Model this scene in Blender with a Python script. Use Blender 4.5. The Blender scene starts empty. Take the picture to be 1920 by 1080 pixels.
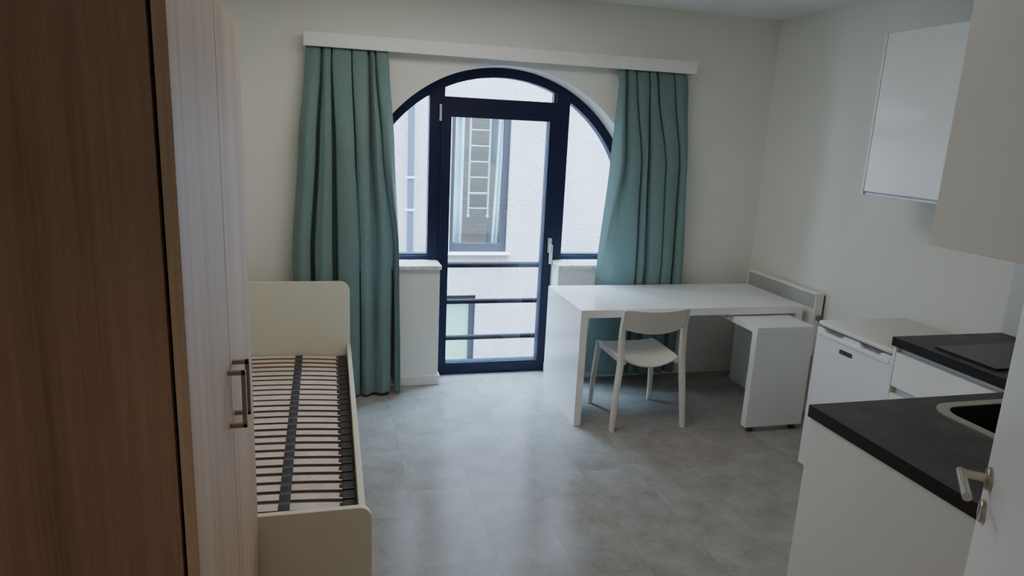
import bpy, bmesh, math, random
from mathutils import Vector, Matrix
random.seed(7)
scene = bpy.context.scene
COL = scene.collection

# ------------------------------------------------------------------ materials
def lin(c):
    return tuple(((v / 255) / 12.92 if v / 255 <= .04045 else ((v / 255 + .055) / 1.055) ** 2.4) for v in c)

class NT:
    def __init__(s, name):
        s.m = bpy.data.materials.new(name); s.m.use_nodes = True
        s.t = s.m.node_tree; s.n = s.t.nodes; s.l = s.t.links
        s.b = s.n['Principled BSDF']; s.out = s.n['Material Output']
    def add(s, typ, **kw):
        nd = s.n.new(typ)
        for k, v in kw.items():
            if k in ('operation', 'blend_type', 'data_type', 'noise_dimensions', 'wave_type', 'bands_direction', 'feature', 'musgrave_type'):
                setattr(nd, k, v)
            else:
                nd.inputs[k].default_value = v
        return nd
    def link(s, a, b): s.l.new(a, b)
    def math(s, op, a, b=None):
        nd = s.n.new('ShaderNodeMath'); nd.operation = op
        for i, v in enumerate((a, b)):
            if v is None: continue
            if isinstance(v, (int, float)): nd.inputs[i].default_value = v
            else: s.l.new(v, nd.inputs[i])
        return nd.outputs[0]
    def coord(s, scale=(1, 1, 1), kind='Object'):
        tc = s.n.new('ShaderNodeTexCoord'); mp = s.n.new('ShaderNodeMapping')
        mp.inputs['Scale'].default_value = scale
        s.l.new(tc.outputs[kind], mp.inputs['Vector'])
        return mp.outputs[0]
    def noise(s, vec, scale, detail=4, rough=.55):
        nd = s.n.new('ShaderNodeTexNoise')
        nd.inputs['Scale'].default_value = scale; nd.inputs['Detail'].default_value = detail
        nd.inputs['Roughness'].default_value = rough
        s.l.new(vec, nd.inputs['Vector']); return nd.outputs['Fac']
    def ramp(s, fac, stops):
        nd = s.n.new('ShaderNodeValToRGB'); cr = nd.color_ramp
        while len(cr.elements) < len(stops): cr.elements.new(.5)
        for e, (p, c) in zip(cr.elements, stops):
            e.position = p; e.color = (*c, 1)
        s.l.new(fac, nd.inputs[0]); return nd.outputs[0]
    def bump(s, h, strength=.1, dist=.01):
        nd = s.n.new('ShaderNodeBump'); nd.inputs['Strength'].default_value = strength
        nd.inputs['Distance'].default_value = dist
        s.l.new(h, nd.inputs['Height']); s.l.new(nd.outputs[0], s.b.inputs['Normal'])

def flat(name, c, rough=.5, metal=0., var=.04, nscale=6, bump=0., bscale=80, bdist=.002, spec=.5):
    """painted / plastic / metal surface with a faint procedural mottling"""
    t = NT(name); v = t.coord()
    f = t.noise(v, nscale)
    a = tuple(x * (1 - var) for x in c); b = tuple(min(1, x * (1 + var)) for x in c)
    t.link(t.ramp(f, [(.3, a), (.7, b)]), t.b.inputs['Base Color'])
    t.b.inputs['Roughness'].default_value = rough; t.b.inputs['Metallic'].default_value = metal
    t.b.inputs['Specular IOR Level'].default_value = spec
    if bump: t.bump(t.noise(v, bscale, 5), bump, bdist)
    return t.m

def wood(name, dark, light, rough=.42, spec=.5):
    t = NT(name); v = t.coord((26, 26, .55))
    f1 = t.noise(v, 1.0, 6, .6); v2 = t.coord((190, 190, 3)); f2 = t.noise(v2, 1.0, 3, .6)
    v3 = t.coord((7, 7, .12)); f3 = t.noise(v3, 1.0, 2, .5)
    s = t.math('ADD', t.math('ADD', t.math('MULTIPLY', f1, .36), t.math('MULTIPLY', f2, .24)), t.math('MULTIPLY', f3, .40))
    mid = tuple((a + b) / 2 for a, b in zip(dark, light))
    t.link(t.ramp(s, [(.38, dark), (.5, mid), (.62, light)]), t.b.inputs['Base Color'])
    t.b.inputs['Roughness'].default_value = rough
    t.b.inputs['Specular IOR Level'].default_value = spec
    t.bump(f2, .06, .001)
    return t.m

def floor_mat():
    t = NT('vinyl_tile_floor'); tc = t.n.new('ShaderNodeTexCoord')
    sp = t.n.new('ShaderNodeSeparateXYZ'); t.link(tc.outputs['Object'], sp.inputs[0])
    x, y = sp.outputs[0], sp.outputs[1]
    u = t.math('DIVIDE', t.math('SUBTRACT', x, .041), .3048)
    col = t.math('FLOOR', u); fu = t.math('FRACT', u)
    v = t.math('ADD', t.math('DIVIDE', t.math('SUBTRACT', y, 2.672), .6096), t.math('MULTIPLY', t.math('SUBTRACT', col, 2), -.36))
    row = t.math('FLOOR', v); fv = t.math('FRACT', v)
    du = t.math('MULTIPLY', t.math('MINIMUM', fu, t.math('SUBTRACT', 1, fu)), .3048)
    dv = t.math('MULTIPLY', t.math('MINIMUM', fv, t.math('SUBTRACT', 1, fv)), .6096)
    d = t.math('MINIMUM', du, dv)
    seam = t.math('LESS_THAN', d, .0013)
    cid = t.n.new('ShaderNodeCombineXYZ'); t.link(col, cid.inputs[0]); t.link(row, cid.inputs[1])
    wn = t.n.new('ShaderNodeTexWhiteNoise'); t.link(cid.outputs[0], wn.inputs['Vector'])
    off = t.n.new('ShaderNodeVectorMath'); off.operation = 'MULTIPLY_ADD'
    t.link(wn.outputs['Color'], off.inputs[0]); off.inputs[1].default_value = (7, 7, 7); t.link(tc.outputs['Object'], off.inputs[2])
    vec = off.outputs[0]
    n1 = t.noise(vec, 5.5, 6, .66); n2 = t.noise(vec, 38, 5, .68); n3 = t.noise(vec, 130, 2, .6)
    s = t.math('ADD', t.math('MULTIPLY', n1, .62), t.math('ADD', t.math('MULTIPLY', n2, .25), t.math('MULTIPLY', n3, .13)))
    s = t.math('ADD', s, t.math('MULTIPLY', t.math('SUBTRACT', wn.outputs['Value'], .5), .035))
    c = t.ramp(s, [(.32, lin((122, 115, 110))), (.44, lin((139, 133, 128))), (.56, lin((150, 145, 141))), (.68, lin((164, 160, 156)))])
    mx = t.n.new('ShaderNodeMix'); mx.data_type = 'RGBA'
    t.link(t.math('MULTIPLY', seam, .34), mx.inputs[0]); t.link(c, mx.inputs[6]); mx.inputs[7].default_value = (*lin((70, 66, 64)), 1)
    t.link(mx.outputs[2], t.b.inputs['Base Color'])
    t.link(t.ramp(n2, [(.3, (.17,) * 3), (.7, (.26,) * 3)]), t.b.inputs['Roughness'])
    t.b.inputs['Specular IOR Level'].default_value = .26
    t.bump(t.math('SUBTRACT', n2, t.math('MULTIPLY', seam, 1.5)), .05, .002)
    return t.m

def glass_mat(name, tint=(1, 1, 1), refl=1.0, rough=.0):
    """thin window glass: clear transmission with Fresnel reflection"""
    t = NT(name)
    tr = t.n.new('ShaderNodeBsdfTransparent'); tr.inputs[0].default_value = (*tint, 1)
    gl = t.n.new('ShaderNodeBsdfGlossy'); gl.inputs['Roughness'].default_value = rough
    lw = t.n.new('ShaderNodeLayerWeight'); lw.inputs[0].default_value = .5
    fres = t.math('ADD', t.math('MULTIPLY', t.math('POWER', lw.outputs['Facing'], 5.0), .92), .04)
    v = t.coord(); f = t.math('MULTIPLY', t.math('ADD', t.math('MULTIPLY', t.noise(v, 2), .1), .95), t.math('MULTIPLY', fres, refl))
    mx = t.n.new('ShaderNodeMixShader'); t.link(f, mx.inputs[0]); t.link(tr.outputs[0], mx.inputs[1]); t.link(gl.outputs[0], mx.inputs[2])
    t.link(mx.outputs[0], t.out.inputs[0]); return t.m

def fabric(name, c1, c2, scale=900, rough=.9, trans=.0):
    t = NT(name); v = t.coord()
    w1 = t.n.new('ShaderNodeTexWave'); w1.bands_direction = 'X'; w1.inputs['Scale'].default_value = scale / 6; t.link(v, w1.inputs[0])
    w2 = t.n.new('ShaderNodeTexWave'); w2.bands_direction = 'Z'; w2.inputs['Scale'].default_value = scale / 6; t.link(v, w2.inputs[0])
    n = t.noise(v, 60, 4)
    s = t.math('ADD', t.math('MULTIPLY', t.math('ADD', w1.outputs['Fac'], w2.outputs['Fac']), .2), t.math('MULTIPLY', n, .6))
    col = t.ramp(s, [(.3, c1), (.7, c2)]); t.link(col, t.b.inputs['Base Color'])
    t.b.inputs['Roughness'].default_value = rough
    t.b.inputs['Sheen Weight'].default_value = .15
    if trans:
        tl = t.n.new('ShaderNodeBsdfTranslucent'); t.link(col, tl.inputs[0])
        mx = t.n.new('ShaderNodeMixShader'); mx.inputs[0].default_value = trans
        t.link(t.b.outputs[0], mx.inputs[1]); t.link(tl.outputs[0], mx.inputs[2]); t.link(mx.outputs[0], t.out.inputs[0])
    return t.m

def brick_mat():
    t = NT('yellow_brickwork'); v = t.coord()
    rot = t.n.new('ShaderNodeMapping'); rot.inputs['Rotation'].default_value = (math.radians(90), 0, 0); t.link(v, rot.inputs[0])
    b = t.n.new('ShaderNodeTexBrick'); t.link(rot.outputs[0], b.inputs[0])
    b.inputs['Color1'].default_value = (*lin((98, 70, 42)), 1); b.inputs['Color2'].default_value = (*lin((74, 54, 40)), 1)
    b.inputs['Mortar'].default_value = (*lin((58, 50, 44)), 1)
    b.inputs['Scale'].default_value = 1; b.inputs['Brick Width'].default_value = .22; b.inputs['Row Height'].default_value = .065
    b.inputs['Mortar Size'].default_value = .008
    t.link(b.outputs[0], t.b.inputs['Base Color']); t.b.inputs['Roughness'].default_value = .9
    return t.m

def grille_mat():
    t = NT('perforated_grille'); v = t.coord()
    sp = t.n.new('ShaderNodeSeparateXYZ'); t.link(v, sp.inputs[0])
    a = t.math('ADD', sp.outputs[1], t.math('MULTIPLY', sp.outputs[2], 1.0)); b = t.math('SUBTRACT', sp.outputs[1], t.math('MULTIPLY', sp.outputs[2], 1.0))
    fa = t.math('FRACT', t.math('MULTIPLY', a, 75)); fb = t.math('FRACT', t.math('MULTIPLY', b, 75))
    hole = t.math('MULTIPLY', t.math('GREATER_THAN', fa, .38), t.math('GREATER_THAN', fb, .38))
    t.link(t.ramp(hole, [(.0, lin((205, 206, 205))), (1., lin((70, 70, 72)))]), t.b.inputs['Base Color'])
    t.b.inputs['Roughness'].default_value = .5
    return t.m

def laminate_mat():
    t = NT('anthracite_worktop_laminate'); v = t.coord()
    n1 = t.noise(v, 9, 5, .6); n2 = t.noise(v, 90, 3, .7)
    s = t.math('ADD', t.math('MULTIPLY', n1, .6), t.math('MULTIPLY', n2, .4))
    t.link(t.ramp(s, [(.35, lin((38, 37, 36))), (.5, lin((56, 54, 52))), (.66, lin((78, 75, 72)))]), t.b.inputs['Base Color'])
    t.b.inputs['Roughness'].default_value = .5; t.b.inputs['Specular IOR Level'].default_value = .35
    t.bump(n2, .15, .001)
    return t.m

def facade_mat():
    t = NT('white_roughcast_render'); v = t.coord()
    n = t.noise(v, 38, 6, .7); n2 = t.noise(v, 1.3, 3)
    s = t.math('ADD', t.math('MULTIPLY', n, .65), t.math('MULTIPLY', n2, .35))
    t.link(t.ramp(s, [(.34, lin((146, 138, 138))), (.6, lin((184, 176, 175)))]), t.b.inputs['Base Color'])
    t.b.inputs['Roughness'].default_value = .95
    t.bump(n, .8, .03)
    return t.m

def sill_mat():
    t = NT('pale_stone_sill'); v = t.coord()
    n = t.noise(v, 45, 5, .7)
    t.link(t.ramp(n, [(.38, lin((176, 166, 158))), (.5, lin((222, 215, 208))), (.65, lin((236, 232, 228)))]), t.b.inputs['Base Color'])
    t.b.inputs['Roughness'].default_value = .35
    return t.m

M = dict(
    wall=flat('white_wall_paint', lin((226, 225, 217)), .88, var=.015, nscale=2, bump=.06, bscale=120),
    ceiling=flat('white_ceiling_paint', lin((224, 224, 220)), .9, var=.015, nscale=2, bump=.04, bscale=90),
    floor=floor_mat(),
    skirting=flat('white_skirting_paint', lin((222, 221, 217)), .5),
    melamine=flat('white_melamine', lin((232, 231, 227)), .33, var=.01),
    desk=flat('white_satin_foil', lin((236, 236, 234)), .22, var=.01),
    cream=flat('cream_melamine', lin((214, 209, 190)), .4, var=.012),
    gloss=flat('white_gloss_front', lin((238, 238, 234)), .18, var=.008),
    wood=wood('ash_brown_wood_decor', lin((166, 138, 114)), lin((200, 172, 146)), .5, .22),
    wood_side=wood('shaded_wood_decor', lin((124, 90, 68)), lin((168, 132, 106))),  # same decor as the doors, darkened for the shade on these panels
    dark=flat('dark_gap', (.006, .006, .006), .8),
    bronze=flat('brushed_bronze_nickel', lin((150, 138, 122)), .38, .9),
    steel=flat('brushed_stainless_steel', lin((200, 192, 178)), .3, 1.0),
    sinksteel=flat('sink_rim_steel', lin((205, 196, 178)), .35, 1.0),
    bowl=flat('shaded_sink_bowl', lin((30, 29, 28)), .35),  # steel bowl painted near-black for the dark it reflects
    navy=flat('navy_blue_lacquered_aluminium', lin((17, 21, 48)), .5, var=.06, spec=.22),
    glass=glass_mat('window_glass'),
    farglass=glass_mat('tinted_window_glass', (.84, .90, .93), 1.0),
    chrome=flat('satin_aluminium', lin((215, 216, 218)), .35, .7),
    curtain=fabric('teal_woven_curtain', lin((98, 122, 121)), lin((112, 137, 136)), trans=.09),
    slat=wood('birch_slat_veneer', lin((186, 176, 166)), lin((216, 208, 198)), .32),
    slat_edge=flat('raw_slat_edge', lin((140, 100, 76)), .7, var=.12, nscale=40),
    webbing=fabric('dark_webbing', lin((40, 37, 42)), lin((60, 56, 62))),
    blackplastic=flat('black_plastic', lin((36, 36, 38)), .5),
    chair=flat('warm_white_polypropylene', lin((222, 219, 207)), .42, var=.012, bump=.03, bscale=300),
    grille=grille_mat(),
    heater=flat('white_enamelled_steel', lin((228, 228, 224)), .35, var=.01),
    fridge=flat('white_appliance_steel', lin((232, 234, 238)), .25, var=.008),
    fridge_top=flat('white_appliance_top', lin((224, 222, 214)), .4, var=.01),
    recess=flat('grey_grip_recess', lin((120, 120, 124)), .6),
    badge=flat('grey_badge', lin((82, 82, 84)), .3, .5),
    badge_red=flat('red_badge_print', lin((120, 40, 48)), .4),
    laminate=laminate_mat(),
    channel=flat('grey_aluminium_channel', lin((196, 196, 202)), .4, .3),
    edgeband=flat('black_edge_band', lin((30, 28, 28)), .6, spec=.2),
    hob=flat('black_ceramic_glass', lin((26, 26, 26)), .3, spec=.35),
    splash=flat('light_grey_splashback', lin((205, 205, 202)), .35, var=.012),
    facade=facade_mat(),
    facframe=flat('grey_window_frame', lin((42, 39, 43)), .7, spec=.15),
    alu=flat('aluminium_sill', lin((205, 208, 212)), .4, .4),
    pipe=flat('grey_drainpipe', lin((62, 70, 84)), .7, spec=.2),
    rail=flat('dark_grey_railing', lin((24, 24, 32)), .75, spec=.12),
    greenpane=flat('green_reflection_pane', lin((128, 166, 140)), .25, var=.06, nscale=9),  # window reflection painted in as a pale green pane colour
    brick=brick_mat(),
    darkwin=flat('dark_window_pane', lin((34, 42, 50)), .4),
    voile=fabric('pale_blue_voile', lin((188, 212, 220)), lin((206, 228, 234))),
    ground=flat('courtyard_concrete', lin((84, 82, 80)), .9, var=.08),
    stone=sill_mat(),
)

# ------------------------------------------------------------------ geometry helpers
def bx(bm, x0, x1, y0, y1, z0, z1, bev=.0015, seg=1):
    t = bmesh.new(); bmesh.ops.create_cube(t, size=1)
    for v in t.verts:
        v.co = Vector((x0 + (v.co.x + .5) * (x1 - x0), y0 + (v.co.y + .5) * (y1 - y0), z0 + (v.co.z + .5) * (z1 - z0)))
    b = min(bev, .45 * min(x1 - x0, y1 - y0, z1 - z0))
    if b > 0: bmesh.ops.bevel(t, geom=t.edges[:], offset=b, segments=seg, affect='EDGES', profile=.5)
    merge(bm, t)

def merge(bm, t):
    me = bpy.data.meshes.new('tmp'); t.to_mesh(me); t.free(); bm.from_mesh(me); bpy.data.meshes.remove(me)

def tube(bm, pts, rad, n=12, cap=True):
    """tube along pts, rad is a number or a list"""
    rings = []; P = [Vector(p) for p in pts]
    for i, p in enumerate(P):
        d = (P[min(i + 1, len(P) - 1)] - P[max(i - 1, 0)]).normalized()
        ref = Vector((0, 0, 1)) if abs(d.z) < .9 else Vector((1, 0, 0))
        a = d.cross(ref).normalized(); b = d.cross(a)
        r = rad[i] if isinstance(rad, (list, tuple)) else rad
        rings.append([bm.verts.new(p + (a * math.cos(2 * math.pi * k / n) + b * math.sin(2 * math.pi * k / n)) * r) for k in range(n)])
    for r0, r1 in zip(rings, rings[1:]):
        for k in range(n): bm.faces.new((r0[k], r0[(k + 1) % n], r1[(k + 1) % n], r1[k]))
    if cap: bm.faces.new(rings[0][::-1]); bm.faces.new(rings[-1])

def prism(bm, poly, axis, a, b, bev=0):
    """extrude a 2D outline along an axis; poly given in the two remaining axes (in xyz order)"""
    t = bmesh.new()
    def pt(p, h):
        return {'x': (h, p[0], p[1]), 'y': (p[0], h, p[1]), 'z': (p[0], p[1], h)}[axis]
    lo = [t.verts.new(pt(p, a)) for p in poly]; hi = [t.verts.new(pt(p, b)) for p in poly]
    n = len(poly); t.faces.new(lo); t.faces.new(hi[::-1])
    for i in range(n): t.faces.new((lo[i], lo[(i + 1) % n], hi[(i + 1) % n], hi[i]))
    bmesh.ops.recalc_face_normals(t, faces=t.faces[:])
    if bev:
        ed = [e for e in t.edges if any(len(f.verts) == n for f in e.link_faces)]
        bmesh.ops.bevel(t, geom=ed, offset=bev, segments=1, affect='EDGES')
    bmesh.ops.triangulate(t, faces=[f for f in t.faces if len(f.verts) > 4], ngon_method='EAR_CLIP')
    merge(bm, t)

def prism_hole(bm, outer, holes, axis, a, b):
    t = bmesh.new()
    def pt(p, h):
        return {'x': (h, p[0], p[1]), 'y': (p[0], h, p[1]), 'z': (p[0], p[1], h)}[axis]
    es = []
    for loop in [outer] + holes:
        vs = [t.verts.new(pt(p, a)) for p in loop]
        es += [t.edges.new((vs[i], vs[(i + 1) % len(vs)])) for i in range(len(vs))]
    nv = {'x': (1, 0, 0), 'y': (0, 1, 0), 'z': (0, 0, 1)}[axis]
    bmesh.ops.triangle_fill(t, use_beauty=True, edges=es, normal=nv)
    r = bmesh.ops.extrude_face_region(t, geom=t.faces[:])
    d = Vector(nv) * (b - a)
    for v in [g for g in r['geom'] if isinstance(g, bmesh.types.BMVert)]: v.co += d
    bmesh.ops.recalc_face_normals(t, faces=t.faces[:])
    merge(bm, t)

def rrect(x0, x1, y0, y1, r, n=8, corners=(1, 1, 1, 1)):
    """rounded rectangle outline; corners: (x0y0, x1y0, x1y1, x0y1)"""
    out = []
    for (cx, cy, a0, on, px, py) in ((x0 + r, y0 + r, 180, corners[0], x0, y0), (x1 - r, y0 + r, 270, corners[1], x1, y0),
                                     (x1 - r, y1 - r, 0, corners[2], x1, y1), (x0 + r, y1 - r, 90, corners[3], x0, y1)):
        if not on: out.append((px, py)); continue
        for k in range(n + 1):
            a = math.radians(a0 + 90 * k / n); out.append((cx + r * math.cos(a), cy + r * math.sin(a)))
    return out

def obj(name, bm, mat, parent=None, smooth=False, origin=None):
    me = bpy.data.meshes.new(name)
    bmesh.ops.recalc_face_normals(bm, faces=bm.faces[:])
    o = bpy.data.objects.new(name, me); COL.objects.link(o)
    base = Vector((0, 0, 0))
    if parent is not None:
        o.parent = parent
        base = ABS[parent.name]
        ABS[o.name] = base
    elif origin is not None:
        base = Vector(origin); o.location = base; ABS[o.name] = base
    else:
        ABS[o.name] = base
    if base.length: bmesh.ops.translate(bm, verts=bm.verts[:], vec=-base)
    bm.to_mesh(me); bm.free()
    for mm in (mat if isinstance(mat, (list, tuple)) else [mat]): me.materials.append(mm)
    if smooth:
        for p in me.polygons: p.use_smooth = True
    return o
ABS = {}

def thing(name, label, cat, loc=(0, 0, 0), group=None):
    o = bpy.data.objects.new(name, None); COL.objects.link(o); o.empty_display_size = .1
    o.location = loc; ABS[o.name] = Vector(loc); o['label'] = label; o['category'] = cat
    if group: o['group'] = group
    return o
def tag(o, label, cat, group=None):
    o['label'] = label; o['category'] = cat
    if group: o['group'] = group
    return o
def structure(o): o['kind'] = 'structure'; return o
def sbox(name, mat, *a, **k):
    b = bmesh.new(); bx(b, *a, **k); return structure(obj(name, b, mat))
def pbox(name, mat, parent, *a, **k):
    b = bmesh.new(); bx(b, *a, **k); return obj(name, b, mat, parent)
def smooth_angle(o, ang=35):
    for p in o.data.polygons: p.use_smooth = True
    m = o.data
    bm = bmesh.new(); bm.from_mesh(m)
    for e in bm.edges:
        if len(e.link_faces) == 2 and e.calc_face_angle(0) > math.radians(ang): e.smooth = False
    bm.to_mesh(m); bm.free(); return o

# ------------------------------------------------------------------ room dimensions (metres; camera foot point is the origin)
YB, XR, XL, ZC = 4.48, 3.06, -.92, 2.58      # back wall, right wall, left wall, ceiling
ACX, ACZ, AR = 1.125, 1.145, 1.0             # arch of the balcony window
DX0, DX1 = .70, 1.535                        # floor-level door recess
SILL = .815

sbox('floor', M['floor'], XL - .15, XR + .15, -1.3, 4.80, -.1, 0, bev=0)
sbox('ceiling', M['ceiling'], XL - .15, XR + .15, -1.3, 4.80, ZC, ZC + .12, bev=0)
sbox('wall_left', M['wall'], XL - .15, XL, -1.2, YB, 0, ZC, bev=0)
sbox('wall_right', M['wall'], XR, XR + .15, 1.15, YB, 0, ZC, bev=0)
sbox('wall_front', M['wall'], XL - .15, 1.5, -1.3, -1.2, 0, ZC, bev=0)
sbox('wall_kitchen', M['wall'], 1.5, XR + .15, -1.3, 1.15, 0, ZC, bev=0)
# wall with the entrance doorway, just in front of the photographer's feet
b = bmesh.new()
bx(b, .845, 1.5, .34, .44, 0, ZC, 0); bx(b, XL, -.32, .34, .44, 0, ZC, 0); bx(b, -.32, .845, .34, .44, 2.08, ZC, 0)
structure(obj('wall_entrance', b, M['wall']))
# back wall with the arched opening
arc = [(ACX + AR * math.cos(math.radians(a)), ACZ + AR * math.sin(math.radians(a))) for a in range(180, -1, -3)]
outl = [(XL - .15, 0), (DX0, 0), (DX0, SILL), (ACX - AR, SILL)] + arc + [(ACX + AR, SILL), (DX1, SILL), (DX1, 0), (XR + .15, 0), (XR + .15, ZC), (XL - .15, ZC)]
b = bmesh.new(); prism(b, outl, 'y', YB, 4.80)
structure(obj('wall_back', b, M['wall']))
# skirting boards
def skirt(name, segs):
    b = bmesh.new()
    for (x0, x1, y0, y1) in segs: bx(b, x0, x1, y0, y1, 0, .07, .003)
    structure(obj(name, b, M['skirting']))
skirt('baseboard_back', [(XL, DX0 + .012, YB - .013, YB), (DX0, DX0 + .012, YB, 4.67), (DX1 - .012, XR, YB - .013, YB), (DX1 - .012, DX1, YB, 4.67)])
skirt('baseboard_right', [(XR - .013, XR, 2.97, YB - .013)])
skirt('baseboard_left', [(XL, XL + .013, .46, 1.24)])
# window sills
for i, (x0, x1) in enumerate(((ACX - AR, DX0 + .008), (DX1 - .008, ACX + AR))):
    sbox('trim_%d' % (i + 1), M['stone'], x0, x1, 4.452, 4.675, SILL, SILL + .027, bev=.004, seg=2)

# ------------------------------------------------------------------ arched window (fixed frame) and balcony door
FY0, FY1 = 4.675, 4.75
win = bpy.data.objects.new('window_1', None); COL.objects.link(win); win.location = (ACX, 4.69, 0); ABS['window_1'] = Vector((ACX, 4.69, 0)); structure(win)
def arcpts(r, a0, a1, n=48):
    return [(ACX + r * math.cos(math.radians(a0 + (a1 - a0) * k / n)), ACZ + r * math.sin(math.radians(a0 + (a1 - a0) * k / n))) for k in range(n + 1)]
RI = AR - .062
b = bmesh.new()
prism(b, [(ACX - AR, SILL + .027)] + arcpts(AR, 180, 0) + [(ACX + AR, SILL + .027), (ACX + RI, SILL + .027)] + arcpts(RI, 0, 180) + [(ACX - RI, SILL + .027)], 'y', FY0, FY1)
def zarc(x, r): return ACZ + math.sqrt(max(0, r * r - (x - ACX) ** 2))
for x0, x1 in ((.636, .738), (1.512, 1.612)):
    prism(b, [(x0, 0.0), (x1, 0.0), (x1, zarc(x1, AR - .02)), (x0, zarc(x0, AR - .02))], 'y', FY0 - .004, FY1, bev=.003)
bx(b, .73, 1.52, FY0 - .003, FY1, 1.875, 1.942, .003)
bx(b, ACX - RI - .02, .64, FY0, FY1, SILL + .027, SILL + .058, .003); bx(b, 1.605, ACX + RI + .02, FY0, FY1, SILL + .027, SILL + .058, .003)
# slim glazing beads
bx(b, ACX - RI, .64, FY0 + .008, FY1, SILL + .056, SILL + .068, .002); bx(b, 1.605, ACX + RI, FY0 + .008, FY1, SILL + .056, SILL + .068, .002)
bx(b, 1.500, 1.514, FY0 + .02, FY1, 1.94, zarc(1.507, RI) , .001)
smooth_angle(obj('window_frame', b, M['navy'], win), 20)
def pane(poly, y, parent, mat=M['glass']):
    b = bmesh.new(); prism(b, poly, 'y', y, y + .003); return obj('pane', b, mat, parent)
a_l = math.degrees(math.acos((.638 - ACX) / RI)); a_r = math.degrees(math.acos((1.610 - ACX) / RI))
zb = SILL + .06
pane([(ACX - RI, zb), (.638, zb)] + arcpts(RI, a_l, 180, 20), 4.72, win)
pane([(1.610, zb), (ACX + RI, zb)] + arcpts(RI, 0, a_r, 20), 4.72, win)
a0 = math.degrees(math.acos((1.505 - ACX) / RI)); a1 = math.degrees(math.acos((.737 - ACX) / RI))
pane([(.737, 1.94), (1.505, 1.94)] + arcpts(RI, a0, a1, 24), 4.72, win)

door = bpy.data.objects.new('door_1', None); COL.objects.link(door); door.location = (.735, 4.66, 0); ABS['door_1'] = Vector((.735, 4.66, 0)); structure(door)
b = bmesh.new()
LY0, LY1 = 4.655, 4.735
prism_hole(b, [(.715, .001), (1.545, .001), (1.545, 1.905), (.715, 1.905)], [[(.781, .085), (1.466, .085), (1.466, 1.812), (.781, 1.812)]], 'y', LY0, LY1)
bx(b, .772, .783, LY0 + .02, LY1, .078, 1.82, .002); bx(b, 1.464, 1.476, LY0 + .02, LY1, .078, 1.82, .002)
bx(b, .772, 1.475, LY0 + .02, LY1, .076, .087, .002); bx(b, .772, 1.475, LY0 + .02, LY1, 1.811, 1.822, .002)
obj('sash_frame', b, M['navy'], door)
pane([(.778, .082), (1.469, .082), (1.469, 1.815), (.778, 1.815)], 4.71, door)
b = bmesh.new(); tube(b, [(.706, 4.648, 1.782), (.706, 4.648, 1.888)], .0085, 14); bx(b, .698, .714, 4.641, 4.657, 1.834, 1.837, .0005)
o = smooth_angle(obj('hinge', b, M['chrome'], door))
hz = bmesh.new(); tube(hz, [(.706, 4.648, .10), (.706, 4.648, .20)], .0085, 14); smooth_angle(obj('hinge', hz, M['chrome'], door))
b = bmesh.new(); bx(b, 1.500, 1.528, 4.643, LY0, .897, 1.003, .004, 2); hp = obj('handle_plate', b, M['chrome'], door)
b = bmesh.new(); tube(b, [(1.514, 4.645, .948), (1.514, 4.608, .948)], .010, 14)
bx(b, 1.502, 1.524, 4.598, 4.615, .822, .962, .006, 3)
smooth_angle(obj('handle_lever', b, M['chrome'], hp))
sbox('trim_3', M['navy'], DX0, DX1, 4.67, 4.75, 0, .02, bev=.001)

# ------------------------------------------------------------------ curtains and pelmet
pel = thing('curtain_pelmet', 'long white curtain pelmet board above the arched window', 'pelmet', (1.125, YB, 2.17))
b = bmesh.new(); bx(b, -.147, 2.396, 4.38, 4.398, 2.168, 2.248, .002); bx(b, -.147, -.132, 4.398, YB, 2.168, 2.248, .001); bx(b, 2.381, 2.396, 4.398, YB, 2.168, 2.248, .001)
obj('fascia_board', b, M['melamine'], pel)
pbox('top_board', M['melamine'], pel, -.132, 2.381, 4.398, YB, 2.232, 2.247, bev=.001)
pbox('curtain_track', M['melamine'], pel, -.12, 2.37, 4.42, 4.445, 2.214, 2.232, bev=.002)
for x in (.331, .586, .839, 1.10, 1.35, 1.60, 1.839):
    b = bmesh.new(); tube(b, [(x, 4.386, 2.246), (x, 4.384, 2.256)], .004, 8); obj('screw', b, M['channel'], pel)

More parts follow.
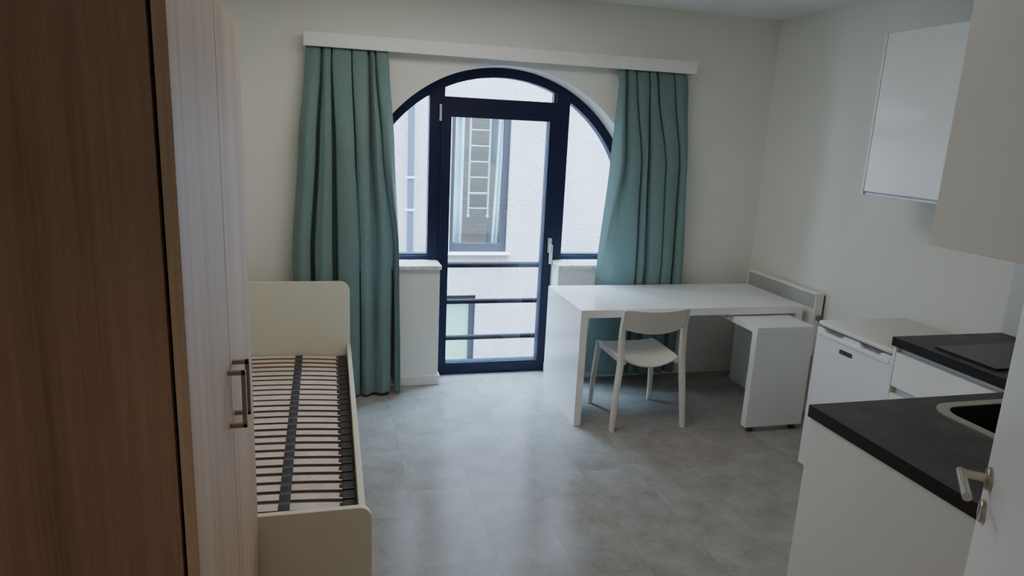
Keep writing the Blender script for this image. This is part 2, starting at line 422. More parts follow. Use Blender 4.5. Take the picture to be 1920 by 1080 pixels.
def crom(pts, n):
    P = [Vector((*p, 0)) for p in pts]; P = [P[0] * 2 - P[1]] + P + [P[-1] * 2 - P[-2]]
    out = []; segs = len(P) - 3
    for i in range(n + 1):
        t = i / n * segs; k = min(int(t), segs - 1); u = t - k
        a, b_, c, d = P[k], P[k + 1], P[k + 2], P[k + 3]
        q = .5 * ((2 * b_) + (c - a) * u + (2 * a - 5 * b_ + 4 * c - d) * u * u + (3 * b_ - a - 3 * c + d) * u ** 3)
        out.append((q.x, q.y))
    return out
def curtain(name, label, levels, nu=190, nv=64):
    """levels: list of (z, x0, x1, y_back, y_front, [(frac, depth)...]) from top to bottom"""
    rows = []
    L = [(z, crom([(x0 + f * (x1 - x0), yb + d * (yf - yb)) for f, d in pat], nu)) for (z, x0, x1, yb, yf, pat) in levels]
    zs = [l[0] for l in L]
    b = bmesh.new()
    for j in range(nv + 1):
        z = zs[0] + (zs[-1] - zs[0]) * j / nv
        k = max(i for i in range(len(zs) - 1) if z <= zs[i] + 1e-9)
        u = (zs[k] - z) / (zs[k] - zs[k + 1]); u = min(1, max(0, u)); u = u * u * (3 - 2 * u) * .5 + u * .5
        row = []
        for i in range(nu + 1):
            p, q = L[k][1][i], L[k + 1][1][i]
            hem = .012 * math.sin(i / nu * 9) * (j == nv) * .5
            row.append(b.verts.new((p[0] + (q[0] - p[0]) * u, p[1] + (q[1] - p[1]) * u, z + hem)))
        rows.append(row)
    for r0, r1 in zip(rows, rows[1:]):
        for i in range(nu): b.faces.new((r0[i], r0[i + 1], r1[i + 1], r1[i]))
    cx = (levels[0][1] + levels[0][2]) / 2
    o = obj(name, b, M['curtain'], None, True, (cx, 4.42, levels[-1][0]))
    return tag(o, label, 'curtain')
def folds(creases, edge0=.55, edge1=.55):
    """creases: (centre, half width, depth at the bottom of the crease); convex lobes in between"""
    P = [(0, edge0)]; last = 0
    for c, w_, d in creases:
        m = (last + c - w_) / 2; k1, k2 = (.42, .85) if d < 0 else (.75, .45)   # deep creases close up in front of a hollow
        P += [(m, 1.0), (c - w_ - .014, .92), (c - w_ * k1, .72 if d < 0 else d + (.86 - d) * .7), (c - w_ * k2, d + (.86 - d) * .3), (c, d), (c + w_ * k2, d + (.86 - d) * .3), (c + w_ * k1, .72 if d < 0 else d + (.86 - d) * .7), (c + w_ + .014, .92)]
        last = c + w_
    P += [((last + 1) / 2, 1.0), (1, edge1)]
    return P
Ltop = folds([(.19, .02, .0), (.31, .02, -.1), (.55, .015, -.2), (.76, .02, .0), (.84, .012, .1)], .7, .8)
Lm1 = folds([(.195, .044, -.25), (.36, .048, -.2), (.58, .016, -.25), (.745, .03, .1), (.865, .016, -.2)], .6, .5)
Lm2 = folds([(.18, .046, -.25), (.385, .062, -.2), (.615, .014, -.25), (.76, .035, .4), (.925, .030, -.25)], .55, -.25)
Lbot = folds([(.175, .03, -.3), (.375, .04, -.1), (.60, .012, -.2), (.72, .03, .75), (.90, .045, -.25)], .5, -.3)
curtain('curtain', 'teal curtain hanging left of the balcony door behind the bed headboard',
        [(2.20, -.132, .341, 4.455, 4.415, Ltop), (2.06, -.142, .350, 4.445, 4.375, Ltop), (1.62, -.185, .382, 4.435, 4.30, Lm1), (.95, -.235, .425, 4.435, 4.292, Lm2), (.022, -.235, .446, 4.435, 4.292, Lbot)])
Rtop = folds([(.12, .02, .0), (.26, .02, -.1), (.44, .02, -.1), (.56, .014, .0), (.80, .01, .3)], .6, .6)
Rm1 = folds([(.16, .03, .45), (.36, .022, -.3), (.46, .02, .2), (.68, .012, -.2), (.86, .010, .1)], .0, .4)
Rm2 = folds([(.41, .026, -.2), (.52, .025, .45), (.70, .012, -.2), (.84, .012, .0)], -.1, .35)
Rm2 = Rm2[:1] + [(.03, .22), (.06, .42), (.09, .6), (.12, .74), (.15, .85), (.19, .94), (.24, 1.0), (.30, 1.0)] + Rm2[2:]
curtain('curtain', 'teal curtain hanging right of the balcony door behind the white desk',
        [(2.20, 1.845, 2.345, 4.455, 4.415, Rtop), (2.06, 1.848, 2.36, 4.445, 4.38, Rtop), (1.55, 1.838, 2.40, 4.43, 4.33, Rm1), (.84, 1.80, 2.45, 4.43, 4.33, Rm2), (.06, 1.775, 2.46, 4.43, 4.33, Rm2)])

# ------------------------------------------------------------------ wardrobe
WY0, WY1, WX, WZ = 1.262, 2.204, -.25, 2.0
SEAM = 1.752
wr = thing('wardrobe', 'tall wood-effect two-door wardrobe standing against the left wall', 'wardrobe', (-.58, 1.733, 0))
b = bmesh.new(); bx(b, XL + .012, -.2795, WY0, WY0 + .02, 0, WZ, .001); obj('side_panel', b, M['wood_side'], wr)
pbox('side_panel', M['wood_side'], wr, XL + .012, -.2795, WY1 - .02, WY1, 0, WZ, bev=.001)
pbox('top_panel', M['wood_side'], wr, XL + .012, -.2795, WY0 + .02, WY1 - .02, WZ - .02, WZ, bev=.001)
pbox('back_panel', M['dark'], wr, XL + .012, XL + .02, WY0 + .02, WY1 - .02, .05, WZ - .02, bev=.0005)
pbox('plinth', M['wood_side'], wr, -.33, -.31, WY0 + .02, WY1 - .02, 0, .08, bev=.001)
pbox('centre_panel', M['dark'], wr, -.87, -.285, SEAM - .009, SEAM + .009, .08, WZ - .02, bev=.0005)
for y0, y1, hy in ((WY0, SEAM - .0025, 1.713), (SEAM + .0025, WY1, 1.795)):
    d = pbox('door', M['wood'], wr, -.2725, WX, y0, y1, .06, WZ - .002, bev=.001)
    h = bmesh.new()
    zA, zB, s = .985, 1.135, .0055
    for z in (zA + s, zB - s): bx(h, WX, WX + .040, hy - s, hy + s, z - s, z + s, .001)
    bx(h, WX + .030, WX + .041, hy - s, hy + s, zA, zB, .001)
    obj('handle', h, M['bronze'], d)

# ------------------------------------------------------------------ bed with slatted base
bed = thing('single_bed', 'cream single bed frame with bare slatted base', 'bed', (-.40, 3.26, 0))
BX0, BX1 = XL + .02, .105
b = bmesh.new(); prism(b, rrect(BX0, BX1, .02, .785, .06, 10, (0, 0, 1, 1)), 'y', 4.258, 4.28, bev=.002); smooth_angle(obj('headboard', b, M['cream'], bed), 25)
b = bmesh.new(); prism(b, rrect(BX0, .126, .02, .428, .045, 10, (0, 0, 1, 1)), 'y', 2.226, 2.25, bev=.002); smooth_angle(obj('footboard', b, M['cream'], bed), 25)
pbox('side_rail', M['cream'], bed, .085, .108, 2.25, 4.258, .06, .382, bev=.002)
pbox('side_rail', M['cream'], bed, BX0, BX0 + .022, 2.25, 4.258, .06, .382, bev=.002)
for x in (BX0 + .01, BX1 - .045):
    for y in (2.262, 4.228): pbox('foot', M['blackplastic'], bed, x, x + .03, y, y + .022, 0, .06, bev=.002)
pbox('support_rail', M['blackplastic'], bed, .030, .080, 2.262, 4.25, .235, .285, bev=.002)
pbox('support_rail', M['blackplastic'], bed, BX0 + .024, BX0 + .07, 2.262, 4.25, .235, .285, bev=.002)
NS = 27
def slat_bm(y, tilt):
    w, th = .049, .009; n = 14; x0, x1 = BX0 + .05, .052
    s = bmesh.new(); rings = []
    for i in range(n + 1):
        u = i / n; x = x0 + (x1 - x0) * u; z = .300 + .022 * (1 - (2 * u - 1) ** 2)
        ring = []
        for dy, dz in ((-w / 2, -th / 2), (w / 2, -th / 2), (w / 2, th / 2), (-w / 2, th / 2)):
            ring.append(s.verts.new((x, y + dy * math.cos(tilt) - dz * math.sin(tilt), z + dy * math.sin(tilt) + dz * math.cos(tilt))))
        rings.append(ring)
    for r0, r1 in zip(rings, rings[1:]):
        for k in range(4):
            f = s.faces.new((r0[k], r0[(k + 1) % 4], r1[(k + 1) % 4], r1[k])); f.material_index = 0 if k == 2 else 1
    for r in (rings[0][::-1], rings[-1]): s.faces.new(r).material_index = 1
    return s
for k in range(NS):
    y = 2.315 + k * (4.215 - 2.315) / (NS - 1)
    sl = obj('slat', slat_bm(y, math.radians(random.uniform(-3, 3))), [M['slat'], M['slat_edge']], bed)
    c = bmesh.new(); bx(c, .030, .078, y - .031, y + .031, .285, .313, .004, 2); bx(c, .018, .034, y - .012, y + .012, .29, .314, .003); obj('slat_holder', c, M['blackplastic'], bed)
b = bmesh.new(); n = 240; prev = None
for i in range(n + 1):
    y = 2.27 + (4.24 - 2.27) * i / n; ph = (y - 2.315) / ((4.215 - 2.315) / (NS - 1)) * 2 * math.pi
    z = .3255 + .004 * math.cos(ph); x = -.185 - .017 * (y - 2.5) / 1.7
    cur = [b.verts.new((x - .021, y, z)), b.verts.new((x + .021, y, z))]
    if prev: b.faces.new((prev[0], prev[1], cur[1], cur[0]))
    prev = cur
o = obj('strap', b, M['webbing'], bed, True); md = o.modifiers.new('t', 'SOLIDIFY'); md.thickness = .002

# ------------------------------------------------------------------ desk with pull-out panel
DKX, DKY, DW, DD, DZ = 1.416, 3.668, 1.517, .65, .73
desk = thing('desk', 'white panel desk with pull-out extension beside the balcony door', 'desk', (DKX + DW / 2, DKY + DD / 2, 0))
pbox('desktop', M['desk'], desk, DKX, DKX + DW, DKY, DKY + DD, DZ - .048, DZ, bev=.0015)
pbox('leg_panel', M['desk'], desk, DKX, DKX + .045, DKY, DKY + DD, 0, DZ - .0485, bev=.0015)
pbox('leg_panel', M['desk'], desk, DKX + DW - .048, DKX + DW, DKY, DKY + DD, 0, DZ - .0485, bev=.0015)
pbox('slide_rail', M['channel'], desk, 2.395, 2.43, DKY + .05, DKY + .6, .655, DZ - .0485, bev=.001)
PX0, PX1, PY = 2.435, 2.832, 3.412
b = bmesh.new(); bx(b, PX0, PX1, PY, 4.06, .632, .671, .0015); bx(b, PX0, PX1, PY, PY + .048, .035, .6315, .0015)
pull = obj('pull_out_panel', b, M['desk'], desk)
for x in (PX0 + .05, PX1 - .05):
    c = bmesh.new(); tube(c, [(x - .012, PY + .026, .018), (x + .012, PY + .026, .018)], .018, 16); bx(c, x - .014, x + .014, PY + .012, PY + .04, .02, .036, .002); obj('caster', c, M['blackplastic'], pull)

# ------------------------------------------------------------------ chair
ch = thing('desk_chair', 'warm white plastic chair with curved backrest, tucked under the desk', 'chair', (1.858, 3.78, 0))
def leg_bm(path, w, d):
    """tapered rectangular-section leg following path of points; w (x) and d (y) section per point"""
    s = bmesh.new(); rings = []
    for (x, y, z), ww, dd in zip(path, w, d):
        ring = []
        for (px, py) in rrect(-ww / 2, ww / 2, -dd / 2, dd / 2, min(ww, dd) * .3, 3): ring.append(s.verts.new((x + px, y + py, z)))
        rings.append(ring)
    n = len(rings[0])
    for r0, r1 in zip(rings, rings[1:]):
        for k in range(n): s.faces.new((r0[k], r0[(k + 1) % n], r1[(k + 1) % n], r1[k]))
    s.faces.new(rings[0][::-1]); s.faces.new(rings[-1]); return s
def spl(path, n=18):
    xs = crom([(p[0], p[1]) for p in path], n); zz = crom([(p[2], 0) for p in path], n)
    return [(a[0], a[1], c[0]) for a, c in zip(xs, zz)]
for sgn, fx in ((-1, 1.622), (1, 2.093)):
    sx = 1.858 + sgn * .202; tx = 1.825 + sgn * .196
    P = spl([(fx, 3.562, 0), (fx * .6 + sx * .4, 3.578, .20), (sx, 3.590, .42), (sx + (tx - sx) * .25, 3.585, .55), (sx + (tx - sx) * .65, 3.558, .66), (tx, 3.515, .768)])
    W = [.030 + .006 * math.sin(math.pi * min(1, i / 14)) for i in range(len(P))]
    Dd = [.030 + .012 * math.sin(math.pi * i / len(P)) for i in range(len(P))]
    smooth_angle(obj('leg', leg_bm(P, W, Dd), M['chair'], ch), 50)
for sgn, fx in ((-1, 1.651), (1, 2.076)):
    P = spl([(fx, 4.008, 0), (fx - sgn * .008, 3.996, .2), (1.858 + sgn * .186, 3.978, .44)])
    smooth_angle(obj('leg', leg_bm(P, [.027 + .008 * i / 18 for i in range(19)], [.025 + .014 * i / 18 for i in range(19)]), M['chair'], ch), 50)
# seat: scooped shell
b = bmesh.new(); nu, nv = 22, 22; rows = []
for j in range(nv + 1):
    v = j / nv; y = 3.598 + (3.995 - 3.598) * v; row = []
    hw = .187 + .012 * v - .012 * (1 - min(1, v * 5)) ** 2
    for i in range(nu + 1):
        u = 2 * i / nu - 1
        scoop = -.040 * (1 - u * u) * (1 - v) ** 1.6 - .010 * (1 - u * u)
        front = -.010 * max(0, (v - .85) / .15) ** 2
        yy = y - .012 * (1 - u * u) * (1 - v) if v < .5 else y + .008 * (1 - u * u) * (v - .5)
        row.append(b.verts.new((1.858 + u * hw, yy, .448 + scoop + front)))
    rows.append(row)
for r0, r1 in zip(rows, rows[1:]):
    for i in range(nu): b.faces.new((r0[i], r0[i + 1], r1[i + 1], r1[i]))
seat = obj('seat', b, M['chair'], ch, True); md = seat.modifiers.new('t', 'SOLIDIFY'); md.thickness = .013; md.offset = -1
bv = seat.modifiers.new('b', 'BEVEL'); bv.width = .004; bv.segments = 2; bv.limit_method = 'ANGLE'
# under-seat cross ribs that tie the legs
b = bmesh.new(); bx(b, 1.665, 2.05, 3.962, 3.985, .405, .436, .004); bx(b, 1.665, 1.70, 3.60, 3.98, .405, .438, .004); bx(b, 2.015, 2.05, 3.60, 3.98, .405, .438, .004)
obj('seat_frame', b, M['chair'], ch)
b = bmesh.new(); rows = []
for j in range(13):
    v = j / 12; row = []
    for i in range(nu + 1):
        u = 2 * i / nu - 1; zt = .777 - .006 * (1 - u * u); zl = .646 - .028 * (1 - u * u)
        z = zl + (zt - zl) * v
        cx = 1.830 - .004 * v; y = 3.553 - (z - .66) * .38 - .045 * (1 - u * u)
        row.append(b.verts.new((cx + u * .196, y, z)))
    rows.append(row)
for r0, r1 in zip(rows, rows[1:]):
    for i in range(nu): b.faces.new((r0[i], r0[i + 1], r1[i + 1], r1[i]))
o = obj('backrest', b, M['chair'], ch, True); md = o.modifiers.new('t', 'SOLIDIFY'); md.thickness = .014; md.offset = 0
bv = o.modifiers.new('b', 'BEVEL'); bv.width = .004; bv.segments = 2; bv.limit_method = 'ANGLE'

# ------------------------------------------------------------------ convector heater on the right wall
ht = thing('wall_heater', 'white electric convector heater on the right wall behind the desk', 'heater', (XR, 4.0, .4))
HX, HY0, HY1, HZ0, HZ1 = 2.985, 3.625, 4.39, .40, .822
b = bmesh.new()
bx(b, HX + .006, 3.045, HY0, HY1, HZ0, HZ1, .006, 2)
bx(b, HX, HX + .0065, HY0, HY1, HZ1 - .014, HZ1 - .001, .003); bx(b, HX, HX + .0065, HY0, HY1, HZ0, .714, .003)
bx(b, HX, HX + .0065, HY0, HY0 + .014, .714, HZ1 - .014, .002); bx(b, HX, HX + .0065, HY1 - .014, HY1, .714, HZ1 - .014, .002)
body = obj('casing', b, M['heater'], ht)
pbox('grille', M['grille'], ht, HX + .0035, HX + .0058, HY0 + .014, HY1 - .014, .714, HZ1 - .014, bev=0)
pbox('mounting_bracket', M['blackplastic'], ht, 3.045, XR, HY0 + .01, HY1 - .01, HZ0 + .06, HZ1 - .02, bev=.001)
b = bmesh.new(); tube(b, [(3.02, HY0 - .012, .66), (3.02, HY0, .66)], .020, 16); smooth_angle(obj('thermostat_knob', b, M['recess'], ht))

# ------------------------------------------------------------------ fridge
FX, FYa, FYb = 2.462, 2.442, 2.948
fr = thing('small_fridge', 'small white undercounter fridge between the desk and the hob unit', 'fridge', (2.74, 2.695, 0))
pbox('cabinet', M['fridge'], fr, FX + .05, 3.005, FYa + .004, FYb - .004, .02, .82, bev=.004)
b = bmesh.new(); prism(b, rrect(FX - .004, 3.008, FYa, FYb, .018, 6), 'z', .829, .852, bev=.005); smooth_angle(obj('top_cover', b, M['fridge_top'], fr), 50)
pbox('top_cover_seal', M['recess'], fr, FX + .012, 3.0, FYa + .008, FYb - .008, .819, .83, bev=.001)
dr = bmesh.new()
# door with two grip recesses along its upper edge
prof = [(FYa, .045), (FYb, .045), (FYb, .818), (2.905, .818), (2.885, .800), (2.775, .800), (2.755, .819), (2.650, .819), (2.630, .800), (2.525, .800), (2.505, .818), (FYa, .818)]
prism(dr, prof, 'x', FX, FX + .046, bev=.003)
dob = obj('door', dr, M['fridge'], fr)
lip = bmesh.new(); bx(lip, FX - .006, FX + .004, FYa + .012, FYb - .012, .778, .799, .004, 2); obj('handle_lip', lip, M['fridge'], dob)
for y0, y1 in ((2.775, 2.885), (2.525, 2.63)): pbox('grip_recess', M['recess'], dob, FX + .018, FX + .04, y0, y1, .795, .818, bev=.001)
bd = bmesh.new(); prism(bd, rrect(2.679, 2.768, .728, .751, .007, 5), 'x', FX - .0025, FX + .001); badge = obj('badge', bd, M['badge'], dob)
lt = bmesh.new(); yy = 2.752
for wd, hh in ((.010, .011), (.006, .007), (.005, .007), (.007, .010), (.005, .007), (.006, .007), (.006, .010), (.005, .007)):
    y1 = yy; y0 = yy - wd; s = .0016
    bx(lt, FX - .0032, FX - .0024, y1 - s, y1, .734, .734 + hh, 0); bx(lt, FX - .0032, FX - .0024, y0, y0 + s, .734, .734 + hh, 0)
    bx(lt, FX - .0032, FX - .0024, y0, y1, .734 + hh * .55, .734 + hh * .55 + s, 0)
    yy = y0 - .0016
lg = obj('lettering', lt, M['badge_red'], dob)
for y in (FYa + .04, FYb - .04):
    for x in (FX + .07, 2.96):
        c = bmesh.new(); tube(c, [(x, y, 0), (x, y, .022)], .016, 12); obj('foot', c, M['blackplastic'], fr)

# ------------------------------------------------------------------ kitchen: base units, worktop, hob, sink
KX, KY, WT0, WT1 = 2.436, 1.775, .88, .92
hu = thing('hob_base_unit', 'white handleless drawer unit under the black hob', 'kitchen cabinet', (2.75, 2.1, 0))
pbox('end_panel', M['melamine'], hu, KX + .012, XR - .002, 2.414, 2.430, 0, WT0, bev=.001)
pbox('carcass', M['melamine'], hu, KX + .04, XR - .002, 1.79, 2.4135, .10, WT0, bev=.001)
pbox('plinth', M['melamine'], hu, KX + .06, KX + .075, 1.79, 2.4135, 0, .10, bev=.001)
for z0, z1 in ((.695, .852), (.40, .662), (.105, .367)):
    d = pbox('drawer_front', M['gloss'], hu, KX + .012, KX + .0305, 1.80, 2.411, z0, z1, bev=.0015)
for z0, z1 in ((.852, .8795), (.662, .695), (.367, .40)):
    pbox('grip_channel', M['channel'], hu, KX + .0315, KX + .0395, 1.80, 2.405, z0, z1, bev=.0005)
pbox('channel_end_cap', M['bronze'], hu, KX + .026, KX + .0315, 2.398, 2.411, .668, .69, bev=.0005)

su = thing('sink_base_unit', 'white sink base unit with plain end panel, at the lower right', 'kitchen cabinet', (1.95, 1.46, 0))
pbox('end_panel', M['melamine'], su, 1.499, 1.517, 1.152, KY - .012, 0, WT0, bev=.001)
b = bmesh.new(); bx(b, 1.5175, KX + .01, 1.152, 1.168, .10, WT0, .001); bx(b, 1.5175, KX + .01, 1.168, KY - .04, .10, .118, .001); bx(b, KX - .008, KX + .01, 1.168, KY - .04, .118, WT0, .001)
obj('carcass', b, M['melamine'], su)
pbox('plinth', M['melamine'], su, 1.5175, KX + .05, KY - .075, KY - .06, 0, .10, bev=.001)
for x0, x1 in ((1.52, 1.965), (1.968, 2.43)): pbox('door', M['gloss'], su, x0, x1, KY - .0395, KY - .02, .105, .852, bev=.0015)

b = bmesh.new()
SXa, SXb, SYa, SYb, SR = 1.882, 2.36, 1.27, 1.712, .085
outer = [(1.495, 1.151), (XR - .001, 1.151), (XR - .001, 2.432), (KX, 2.432), (KX, KY), (1.495, KY)]
hole = rrect(SXa + .012, SXb - .012, SYa + .012, SYb - .012, SR, 8)
prism_hole(b, outer, [hole], 'z', WT0, WT1)
bmesh.ops.recalc_face_normals(b, faces=b.faces[:])
for fc in b.faces: fc.material_index = 0 if abs(fc.normal.z) > .5 else 1
tag(obj('worktop', b, [M['laminate'], M['edgeband']]), 'dark anthracite L-shaped kitchen worktop over both base units', 'worktop')

hb = thing('induction_hob', 'slim black glass hob set on the far arm of the worktop', 'hob', (2.73, 2.11, WT1))
b = bmesh.new(); bx(b, 2.486, 2.99, 1.968, 2.254, WT1 + .0003, WT1 + .010, .001); obj('glass_plate', b, M['hob'], hb)
sk = thing('kitchen_sink', 'inset sink with steel rim and steel bowl painted dark as reflection in the worktop', 'sink', (2.12, 1.49, WT1))
b = bmesh.new(); prism_hole(b, rrect(SXa, SXb, SYa, SYb, SR + .01, 10), [rrect(SXa + .034, SXb - .034, SYa + .034, SYb - .034, SR - .015, 10)], 'z', WT1 + .0003, WT1 + .005)
obj('rim', b, M['sinksteel'], sk)
b = bmesh.new()
la = [(x, y, WT1 + .002) for x, y in rrect(SXa + .033, SXb - .033, SYa + .033, SYb - .033, SR - .015, 10)]
lb = [(x, y, WT1 - .15) for x, y in rrect(SXa + .05, SXb - .05, SYa + .05, SYb - .05, SR - .02, 10)]
va = [b.verts.new(p) for p in la]; vb = [b.verts.new(p) for p in lb]
for i in range(len(va)): b.faces.new((va[i], va[(i + 1) % len(va)], vb[(i + 1) % len(va)], vb[i]))
b.faces.new(vb)
obj('bowl', b, M['bowl'], sk)
b = bmesh.new(); tube(b, [(2.12, 1.49, WT1 - .149), (2.12, 1.49, WT1 - .145)], .035, 24); obj('drain', b, M['sinksteel'], sk)

tag(obj('splashback', (lambda b: (bx(b, XR - .009, XR - .0005, 1.151, 2.432, WT1 + .0003, 1.498, .001), b)[1])(bmesh.new()), M['splash']), 'light grey splashback panel on the right wall behind the hob', 'splashback')

wc = thing('wall_cabinet', 'white wall cabinet high on the right wall above the fridge', 'kitchen cabinet', (XR, 2.75, 1.5))
CX = 2.69
b = bmesh.new()
bx(b, CX, XR, 3.040, 3.056, 1.502, 2.30, .001); bx(b, CX + .022, XR, 2.452, 3.040, 1.502, 1.520, .001); bx(b, CX + .022, XR, 2.452, 3.040, 2.284, 2.30, .001); bx(b, CX + .022, XR, 2.436, 2.452, 1.502, 2.30, .001); bx(b, XR - .01, XR, 2.452, 3.04, 1.52, 2.284, 0)
obj('carcass', b, M['melamine'], wc)
pbox('door', M['gloss'], wc, CX + .001, CX + .020, 2.438, 3.037, 1.520, 2.299, bev=.0015)
pbox('grip_channel', M['channel'], wc, CX + .012, CX + .0215, 2.44, 3.037, 1.503, 1.513, bev=.0005)

wn = thing('wall_cabinet', 'nearest wall cabinet at the upper right edge, grey-beige end panel', 'kitchen cabinet', (1.9, 1.15, 1.5))
pbox('end_panel', M['melamine'], wn, 1.499, 1.517, 1.151, 1.434, 1.504, 2.30, bev=.001)
b = bmesh.new(); bx(b, 1.5175, 2.68, 1.151, 1.412, 1.504, 1.522, .001); bx(b, 1.5175, 2.68, 1.151, 1.412, 2.282, 2.30, .001); bx(b, 2.662, 2.68, 1.151, 1.412, 1.522, 2.282, .001); bx(b, 1.5175, 2.662, 1.151, 1.16, 1.522, 2.282, 0)
obj('carcass', b, M['melamine'], wn)
for x0, x1 in ((1.519, 2.097), (2.1, 2.68)): pbox('door', M['gloss'], wn, x0, x1, 1.4125, 1.431, 1.522, 2.299, bev=.0015)

# ------------------------------------------------------------------ entrance door, opened into the room on the right
TH = math.radians(47.7); tx_, ty_ = math.cos(TH), math.sin(TH)
P0 = Vector((1.386, 1.056, 0)); edge = P0 + Vector((tx_, ty_, 0)) * .062; hinge = edge - Vector((tx_, ty_, 0)) * .88
ed = bpy.data.objects.new('door_2', None); COL.objects.link(ed); ed.location = hinge; ed.rotation_euler = (0, 0, TH); structure(ed); ABS['door_2'] = Vector((0, 0, 0))
# local axes: +x along the leaf towards its free edge, +y out of the visible face
pbox('leaf', M['melamine'], ed, 0, .88, -.04, 0, .006, 2.03, bev=.0015)
hx = .88 - .062
def disc(z, r, x=hx):
    b = bmesh.new(); tube(b, [(x, 0, z), (x, .007, z), (x, .0095, z)], [r, r, r - .002], 32); return b
rose = smooth_angle(obj('handle_rose', disc(1.05, .026), M['steel'], ed), 40)
b = bmesh.new(); tube(b, [(hx, .009, 1.05), (hx, .062, 1.05)], .0095, 18); tube(b, [(hx + .009, .056, 1.05), (hx - .125, .056, 1.05)], .0095, 18)
smooth_angle(obj('lever', b, M['steel'], rose), 40)
kr = smooth_angle(obj('keyhole_rose', disc(.972, .026), M['steel'], ed), 40)
b = bmesh.new(); bx(b, hx - .002, hx + .002, .0094, .0099, .96, .982, 0); obj('keyhole', b, M['dark'], kr)
# doorway lining
b = bmesh.new(); bx(b, .82, .845, .33, .45, 0, 2.08, .002); bx(b, -.32, -.295, .33, .45, 0, 2.08, .002); bx(b, -.295, .82, .33, .45, 2.055, 2.08, .002)
structure(obj('trim_4', b, M['melamine']))

# ------------------------------------------------------------------ outside: railing, courtyard, building across
rl = thing('balcony_railing', 'grey metal safety railing of three bars outside the balcony door', 'railing', (1.13, 4.85, 0))
for z, r in ((.770, .022), (.494, .019), (.216, .019)):
    b = bmesh.new(); tube(b, [(.60, 4.85, z), (1.68, 4.85, z)], r, 16); smooth_angle(obj('bar', b, M['rail'], rl), 40)
for x in (.60, 1.68):
    b = bmesh.new(); bx(b, x - .015, x + .015, 4.82, 4.88, .15, .80, .003); bx(b, x - .02, x + .02, 4.80, 4.84, .40, .46, .002); obj('post', b, M['rail'], rl)
GZ = -3.2
sbox('wall_outside', M['facade'], -7, 10, YB + .05, 4.80, ZC + .12, 3.0, bev=0)
sbox('wall_outside', M['facade'], -7, XL - .15, YB + .05, 4.80, GZ, ZC + .12, bev=0)
sbox('wall_outside', M['facade'], XR + .15, 10, YB + .05, 4.80, GZ, ZC + .12, bev=0)
sbox('wall_outside', M['facade'], XL - .15, XR + .15, YB + .05, 4.80, GZ, -.1, bev=0)
sbox('ground', M['ground'], -8, 12, 4.81, 16, GZ - .1, GZ, bev=0)

nb = thing('neighbouring_building', 'white rendered building facing the balcony door across the courtyard', 'building', (2.4, 8.1, GZ))
W1 = (1.352, 2.058, .285, 2.02); W2 = (.98, 1.70, -1.75, -.24)
b = bmesh.new()
prism_hole(b, [(-5.5, GZ), (10, GZ), (10, 4.7), (-5.5, 4.7)], [[(w[0], w[2]), (w[1], w[2]), (w[1], w[3]), (w[0], w[3])] for w in (W1, W2)], 'y', 8.0, 8.22)
obj('wall', b, M['facade'], nb)
def fwin(w, mat):
    x0, x1, z0, z1 = w; t = .07
    b = bmesh.new(); prism_hole(b, [(x0, z0), (x1, z0), (x1, z1), (x0, z1)], [[(x0 + t * .7, z0 + t * 1.5), (x1 - t, z0 + t * 1.5), (x1 - t, z1 - t), (x0 + t * .7, z1 - t)]], 'y', 8.05, 8.13)
    f = obj('window_frame', b, M['facframe'], nb)
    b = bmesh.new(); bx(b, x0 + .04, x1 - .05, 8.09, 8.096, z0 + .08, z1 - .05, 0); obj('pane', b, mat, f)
    b = bmesh.new(); bx(b, x0 - .03, x1 + .04, 7.94, 8.06, z0 - .022, z0 + .004, .004); obj('sill', b, M['alu'], f)
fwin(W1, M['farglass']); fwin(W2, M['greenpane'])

b = bmesh.new(); tube(b, [(.885, 7.93, GZ), (.873, 7.93, 4.7)], .037, 18); dp = smooth_angle(obj('drainpipe', b, M['pipe'], nb), 40); dp['label'] = 'slim grey drainpipe'
for z in (1.17, .80):
    b = bmesh.new(); tube(b, [(.879, 7.93, z - .012), (.879, 7.93, z + .012)], .047, 18); bx(b, .81, .945, 7.925, 7.945, z - .008, z + .008, .001); bx(b, .87, .888, 7.95, 8.0, z - .008, z + .008, .001); obj('bracket', b, M['alu'], dp)

vo = []
for (x0, x1, lab) in ((1.42, 1.555, 'pale blue voile curtain at left inside the facade window'), (1.975, 2.05, 'narrow pale voile curtain at right inside the facade window')):
    b = bmesh.new(); n = 40; rows = []
    for j, z in enumerate((2.12, 1.4, .8, .28)):
        sh = -.045 * j / 3 if x0 > 1.8 else .0
        rows.append([b.verts.new((x0 + sh + (x1 - x0) * i / n, 8.30 + .018 * math.sin(i / n * 14 + j * .3), z)) for i in range(n + 1)])
    for r0, r1 in zip(rows, rows[1:]):
        for i in range(n): b.faces.new((r0[i], r0[i + 1], r1[i + 1], r1[i]))
    o = obj('voile_curtain', b, M['voile'], None, True, ((x0 + x1) / 2, 8.3, .28)); md = o.modifiers.new('t', 'SOLIDIFY'); md.thickness = .002; tag(o, lab, 'curtain')

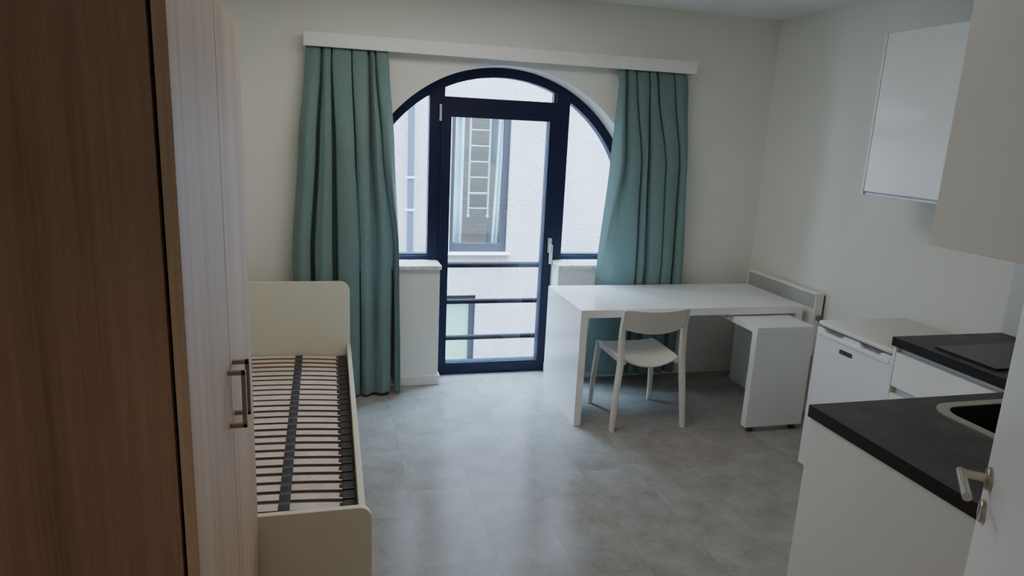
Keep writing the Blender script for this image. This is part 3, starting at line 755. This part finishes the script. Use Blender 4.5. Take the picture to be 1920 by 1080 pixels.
bb = thing('reflected_brick_building', 'yellow brick building with a wall ladder, stand-in for the reflection in the facade window', 'building', (2.3, 10.1, GZ))  # geometry built behind the glass in place of its reflection
b = bmesh.new(); bx(b, .2, 4.5, 10.0, 10.2, GZ, 3.6, 0); obj('wall', b, M['brick'], bb)
for (x0, x1, z0, z1) in ((2.27, 3.0, 1.25, 2.6), (2.245, 2.66, -.5, .34)):
    b = bmesh.new(); bx(b, x0, x1, 9.9995, 10.01, z0, z1, 0); f = obj('window', b, M['facframe'], bb)
    b = bmesh.new(); bx(b, x0 + .03, x1 - .03, 9.9992, 9.9996, z0 + .07, z1 - .03, 0); obj('pane', b, M['darkwin'], f)
b = bmesh.new()
for z in (.80, 2.40): bx(b, 1.94, 2.24, 9.955, 9.9995, z, z + .02, .002)
for x in (1.945, 2.235): bx(b, x - .009, x + .009, 9.90, 9.96, .50, 2.55, .003); bx(b, x - .016, x + .016, 9.89, 9.965, .47, .505, .003)
for k in range(9): bx(b, 1.945, 2.235, 9.915, 9.945, .592 + k * .225, .608 + k * .225, .003)
ld = obj('ladder', b, M['alu'], bb); ld['label'] = 'aluminium wall ladder in the reflection stand-in'

# ------------------------------------------------------------------ light
w = bpy.data.worlds.new('overcast_sky'); scene.world = w; w.use_nodes = True
nt = w.node_tree; bg = nt.nodes['Background']
tc = nt.nodes.new('ShaderNodeTexCoord'); sp = nt.nodes.new('ShaderNodeSeparateXYZ'); cr = nt.nodes.new('ShaderNodeValToRGB')
nt.links.new(tc.outputs['Generated'], sp.inputs[0]); nt.links.new(sp.outputs[2], cr.inputs[0])
cr.color_ramp.elements[0].position = .0; cr.color_ramp.elements[0].color = (.66, .82, 1.0, 1)
cr.color_ramp.elements[1].position = .8; cr.color_ramp.elements[1].color = (.42, .68, 1.0, 1)
nt.links.new(cr.outputs[0], bg.inputs[0])
def wmath(op, a, b):
    nd = nt.nodes.new('ShaderNodeMath'); nd.operation = op
    for i, v in enumerate((a, b)):
        if isinstance(v, (int, float)): nd.inputs[i].default_value = v
        else: nt.links.new(v, nd.inputs[i])
    return nd.outputs[0]
# overcast luminance distribution: brightest overhead
zz = wmath('MAXIMUM', sp.outputs[2], 0.0)
nt.links.new(wmath('ADD', wmath('MULTIPLY', wmath('POWER', zz, 5.0), 110.0), 16.0), bg.inputs[1])

def area(name, loc, rot, sx, sy, power, color=(1, 1, 1), portal=False):
    l = bpy.data.lights.new(name, 'AREA'); l.shape = 'RECTANGLE'; l.size = sx; l.size_y = sy; l.energy = power; l.color = color
    o = bpy.data.objects.new(name, l); COL.objects.link(o); o.location = loc; o.rotation_euler = rot
    if portal: l.cycles.is_portal = True
    return o
area('window_portal', (ACX, 4.79, 1.08), (math.radians(-90), 0, 0), 2.0, 2.14, 1, portal=True)
area('ceiling_fill', (.62, 3.1, ZC - .02), (0, 0, 0), 1.4, 1.1, 16.5, (1.0, .97, .87))  # unseen fill without a fixture, added to lift the room shadows
sl = bpy.data.lights.new('added_sky_glow', 'SUN'); sl.energy = 1.5; sl.angle = math.radians(38); sl.color = (.62, .80, 1.0)  # soft sun added to boost sky light on the floor by the door
so = bpy.data.objects.new('added_sky_glow', sl); COL.objects.link(so); so.location = (0, 8, 9)
so.rotation_euler = Vector((.30, -.42, -.86)).to_track_quat('-Z', 'Y').to_euler()
area('hall_fill', (.35, -.45, 2.54), (0, 0, 0), .5, .5, 5, (1.0, .84, .68))  # unseen warm fill added behind the camera, no fixture

# ------------------------------------------------------------------ camera
F = 1288.459
r = Vector((0.967, -0.249, 0.047)); f = Vector((0.253, 0.941, -0.223))
yaw, pitch, roll = math.radians(15.047), math.radians(12.905), math.radians(2.75)
f = Vector((math.sin(yaw) * math.cos(pitch), math.cos(yaw) * math.cos(pitch), -math.sin(pitch)))
r0 = Vector((math.cos(yaw), -math.sin(yaw), 0)); u0 = r0.cross(f)
r = r0 * math.cos(roll) + u0 * math.sin(roll); u = u0 * math.cos(roll) - r0 * math.sin(roll)
cd = bpy.data.cameras.new('camera'); cam = bpy.data.objects.new('camera', cd); COL.objects.link(cam)
cd.sensor_width = 36; cd.sensor_fit = 'HORIZONTAL'; cd.lens = F / 1920 * 36; cd.clip_start = .02; cd.clip_end = 100
mw = Matrix((r, u, -f)).transposed().to_4x4(); mw.translation = Vector((0, 0, 1.742)); cam.matrix_world = mw
scene.camera = cam

scene.view_settings.view_transform = 'AgX'
scene.view_settings.look = 'AgX - Medium Low Contrast'
scene.view_settings.exposure = 0.33
cy = scene.cycles
cy.max_bounces = 14; cy.diffuse_bounces = 8; cy.glossy_bounces = 5; cy.transparent_max_bounces = 16; cy.transmission_bounces = 8
cy.sample_clamp_indirect = 8; cy.caustics_reflective = False; cy.caustics_refractive = False
